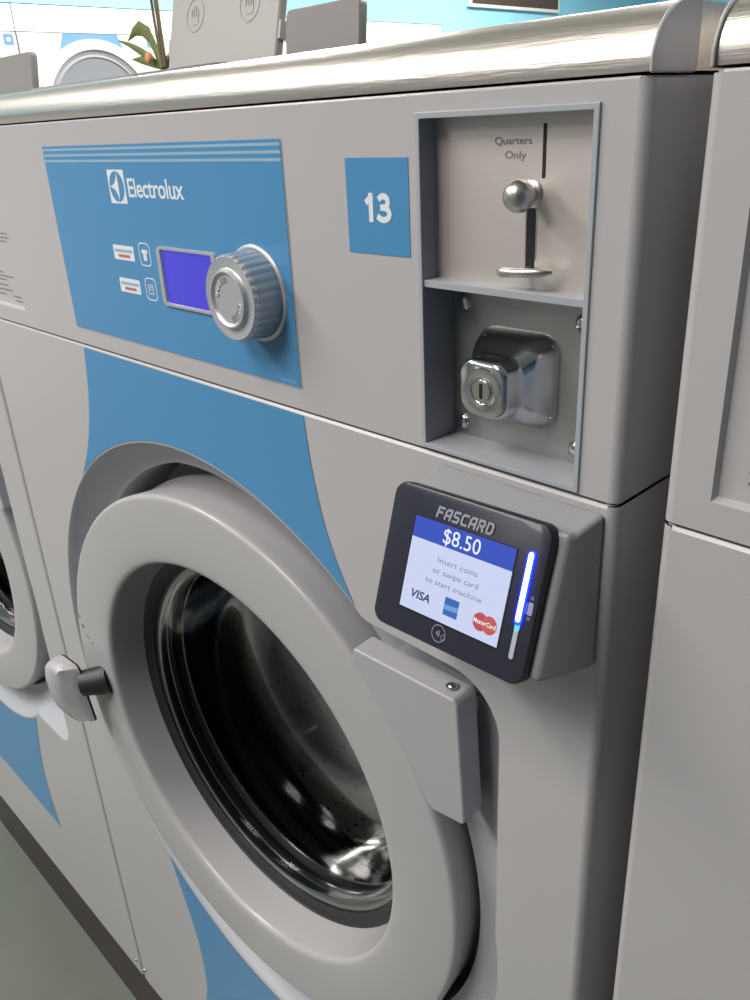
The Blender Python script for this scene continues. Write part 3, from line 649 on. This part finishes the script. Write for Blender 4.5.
far = [(1.18, 'tall far machine carrying the small blue square sticker, left end of the wall row'), (1.90, 'tall far machine with the grey round door behind the plant leaves'),
       (2.62, 'tall far machine behind the pale grey open dispenser lid'), (3.34, 'tall far machine behind the darker open dispenser lid'), (4.06, 'tall far machine ending the wall row towards the brown board')]
for i, (yc, lb) in enumerate(far): far_washer(yc, i, lb)

# framed board on the far wall
t = empty('wall_board', (-4.0, 5.20, FZ+.66))
b = MB(); b.box(-.0, .030, -.52, .52, 0, .60, 'wood'); b.build('frame', t, bevel=.004)
b = MB(); b.box(.028, .034, -.495, .495, .022, .578, 'framebrown'); b.build('board', t)
tag(t, 'dark brown board in a thin white frame on the cyan wall', 'board')

# ------------------------------------------------------------------ room
def struct(name, x0, x1, y0, y1, z0, z1, m):
    b = MB(); b.box(x0, x1, y0, y1, z0, z1, m); o = b.build(name); o['kind'] = 'structure'; return o
XA, XB, YA, YB, H = -4.0, 3.2, -3.4, 7.2, FZ+1.35
struct('floor', -4.9, XB+.1, YA-.1, YB+.1, -.1, 0, 'floor')
struct('ceiling', -4.9, XB+.1, YA-.1, YB+.1, H, H+.1, 'ceil')
struct('wall_left', -4.10, XA, YA, YB, FZ+.550, H, 'cyan')
struct('wall_left_return', -4.9, XA, 4.43, YB, 0, FZ+.550, 'cyan')
struct('wall_left_recess', -4.92, -4.85, YA, 4.45, 0, H, 'wallwhite')
struct('wall_back', -4.9, XB+.1, YB, YB+.1, 0, H, 'cyan')
struct('wall_right', XB, XB+.1, YA, YB, 0, H, 'wallblue')
struct('wall_front', -4.9, XB+.1, YA-.1, YA, 0, H, 'walldim')
# ceiling lamps and one added lamp for the end cap
def lamp(x, y, power, lx=.55, ly=1.15, label=None):
    t = empty('ceiling_lamp', (x, y, H))
    b = MB(); b.loft([[(a, c, z) for a, c in ((-lx/2-s, -ly/2-s), (lx/2+s, -ly/2-s), (lx/2+s, ly/2+s), (-lx/2-s, ly/2+s))] for s, z in ((.03, -.001), (.03, -.03), (.0, -.03), (0, -.022))], 'wallwhite'); b.build('lamp_frame', t)
    b = MB(); b.quad((-lx/2, -ly/2, -.022), (lx/2, -ly/2, -.022), (lx/2, ly/2, -.022), (-lx/2, ly/2, -.022), 'tube'); b.build('diffuser', t, fix=False)
    l = bpy.data.lights.new('lamp_light', 'AREA'); l.shape = 'RECTANGLE'; l.size = lx*.96; l.size_y = ly*.96; l.energy = power; l.color = (1, .975, .945)
    o = bpy.data.objects.new('lamp_light', l); COL.objects.link(o); o.parent = t; o.location = (0, 0, -.035)
    tag(t, 'rectangular ceiling light panel with a white frame, one of those above the aisles', 'ceiling light', 'ceiling light panels')
for x, y, p in ((-.45, -1.35, 15), (-2.0, -1.1, 26), (-2.75, 1.9, 66), (-2.75, 4.3, 60), (-.55, 1.9, 46), (-.55, 4.3, 34), (1.2, 2.0, 28), (-2.2, -2.6, 14)):  # rightmost lamp is added to brighten the steel top's end cap
    lamp(x, y, p)

# world: dim neutral air
w = bpy.data.worlds.new('world'); sc.world = w; w.use_nodes = True
w.node_tree.nodes['Background'].inputs[0].default_value = (.5, .55, .6, 1); w.node_tree.nodes['Background'].inputs[1].default_value = .3

# ------------------------------------------------------------------ camera
cd = bpy.data.cameras.new('camera'); cam = bpy.data.objects.new('camera', cd); COL.objects.link(cam)
cd.sensor_fit = 'VERTICAL'; cd.sensor_height = 36; cd.sensor_width = 27; cd.lens = 830.8/1000*36; cd.clip_start = .01
right, down, fwd = Vector((.6983, .7143, -.0469)), Vector((.2677, -.3214, -.9083)), Vector((-.6639, .6217, -.4156))
mw = Matrix.Identity(4)
for i in range(3): mw[i][0] = right[i]; mw[i][1] = -down[i]; mw[i][2] = -fwd[i]
mw[0][3], mw[1][3], mw[2][3] = CAMX, CAMY, FZ
cam.matrix_world = mw; sc.camera = cam
vs = sc.view_settings; vs.view_transform = 'Standard'; vs.look = 'None'; vs.gamma = 1; vs.exposure = 0.45; vs.use_curve_mapping = False
sc.cycles.max_bounces = 8; sc.cycles.transparent_max_bounces = 12; sc.cycles.use_denoising = True; sc.cycles.sample_clamp_indirect = 4; sc.cycles.caustics_reflective = False
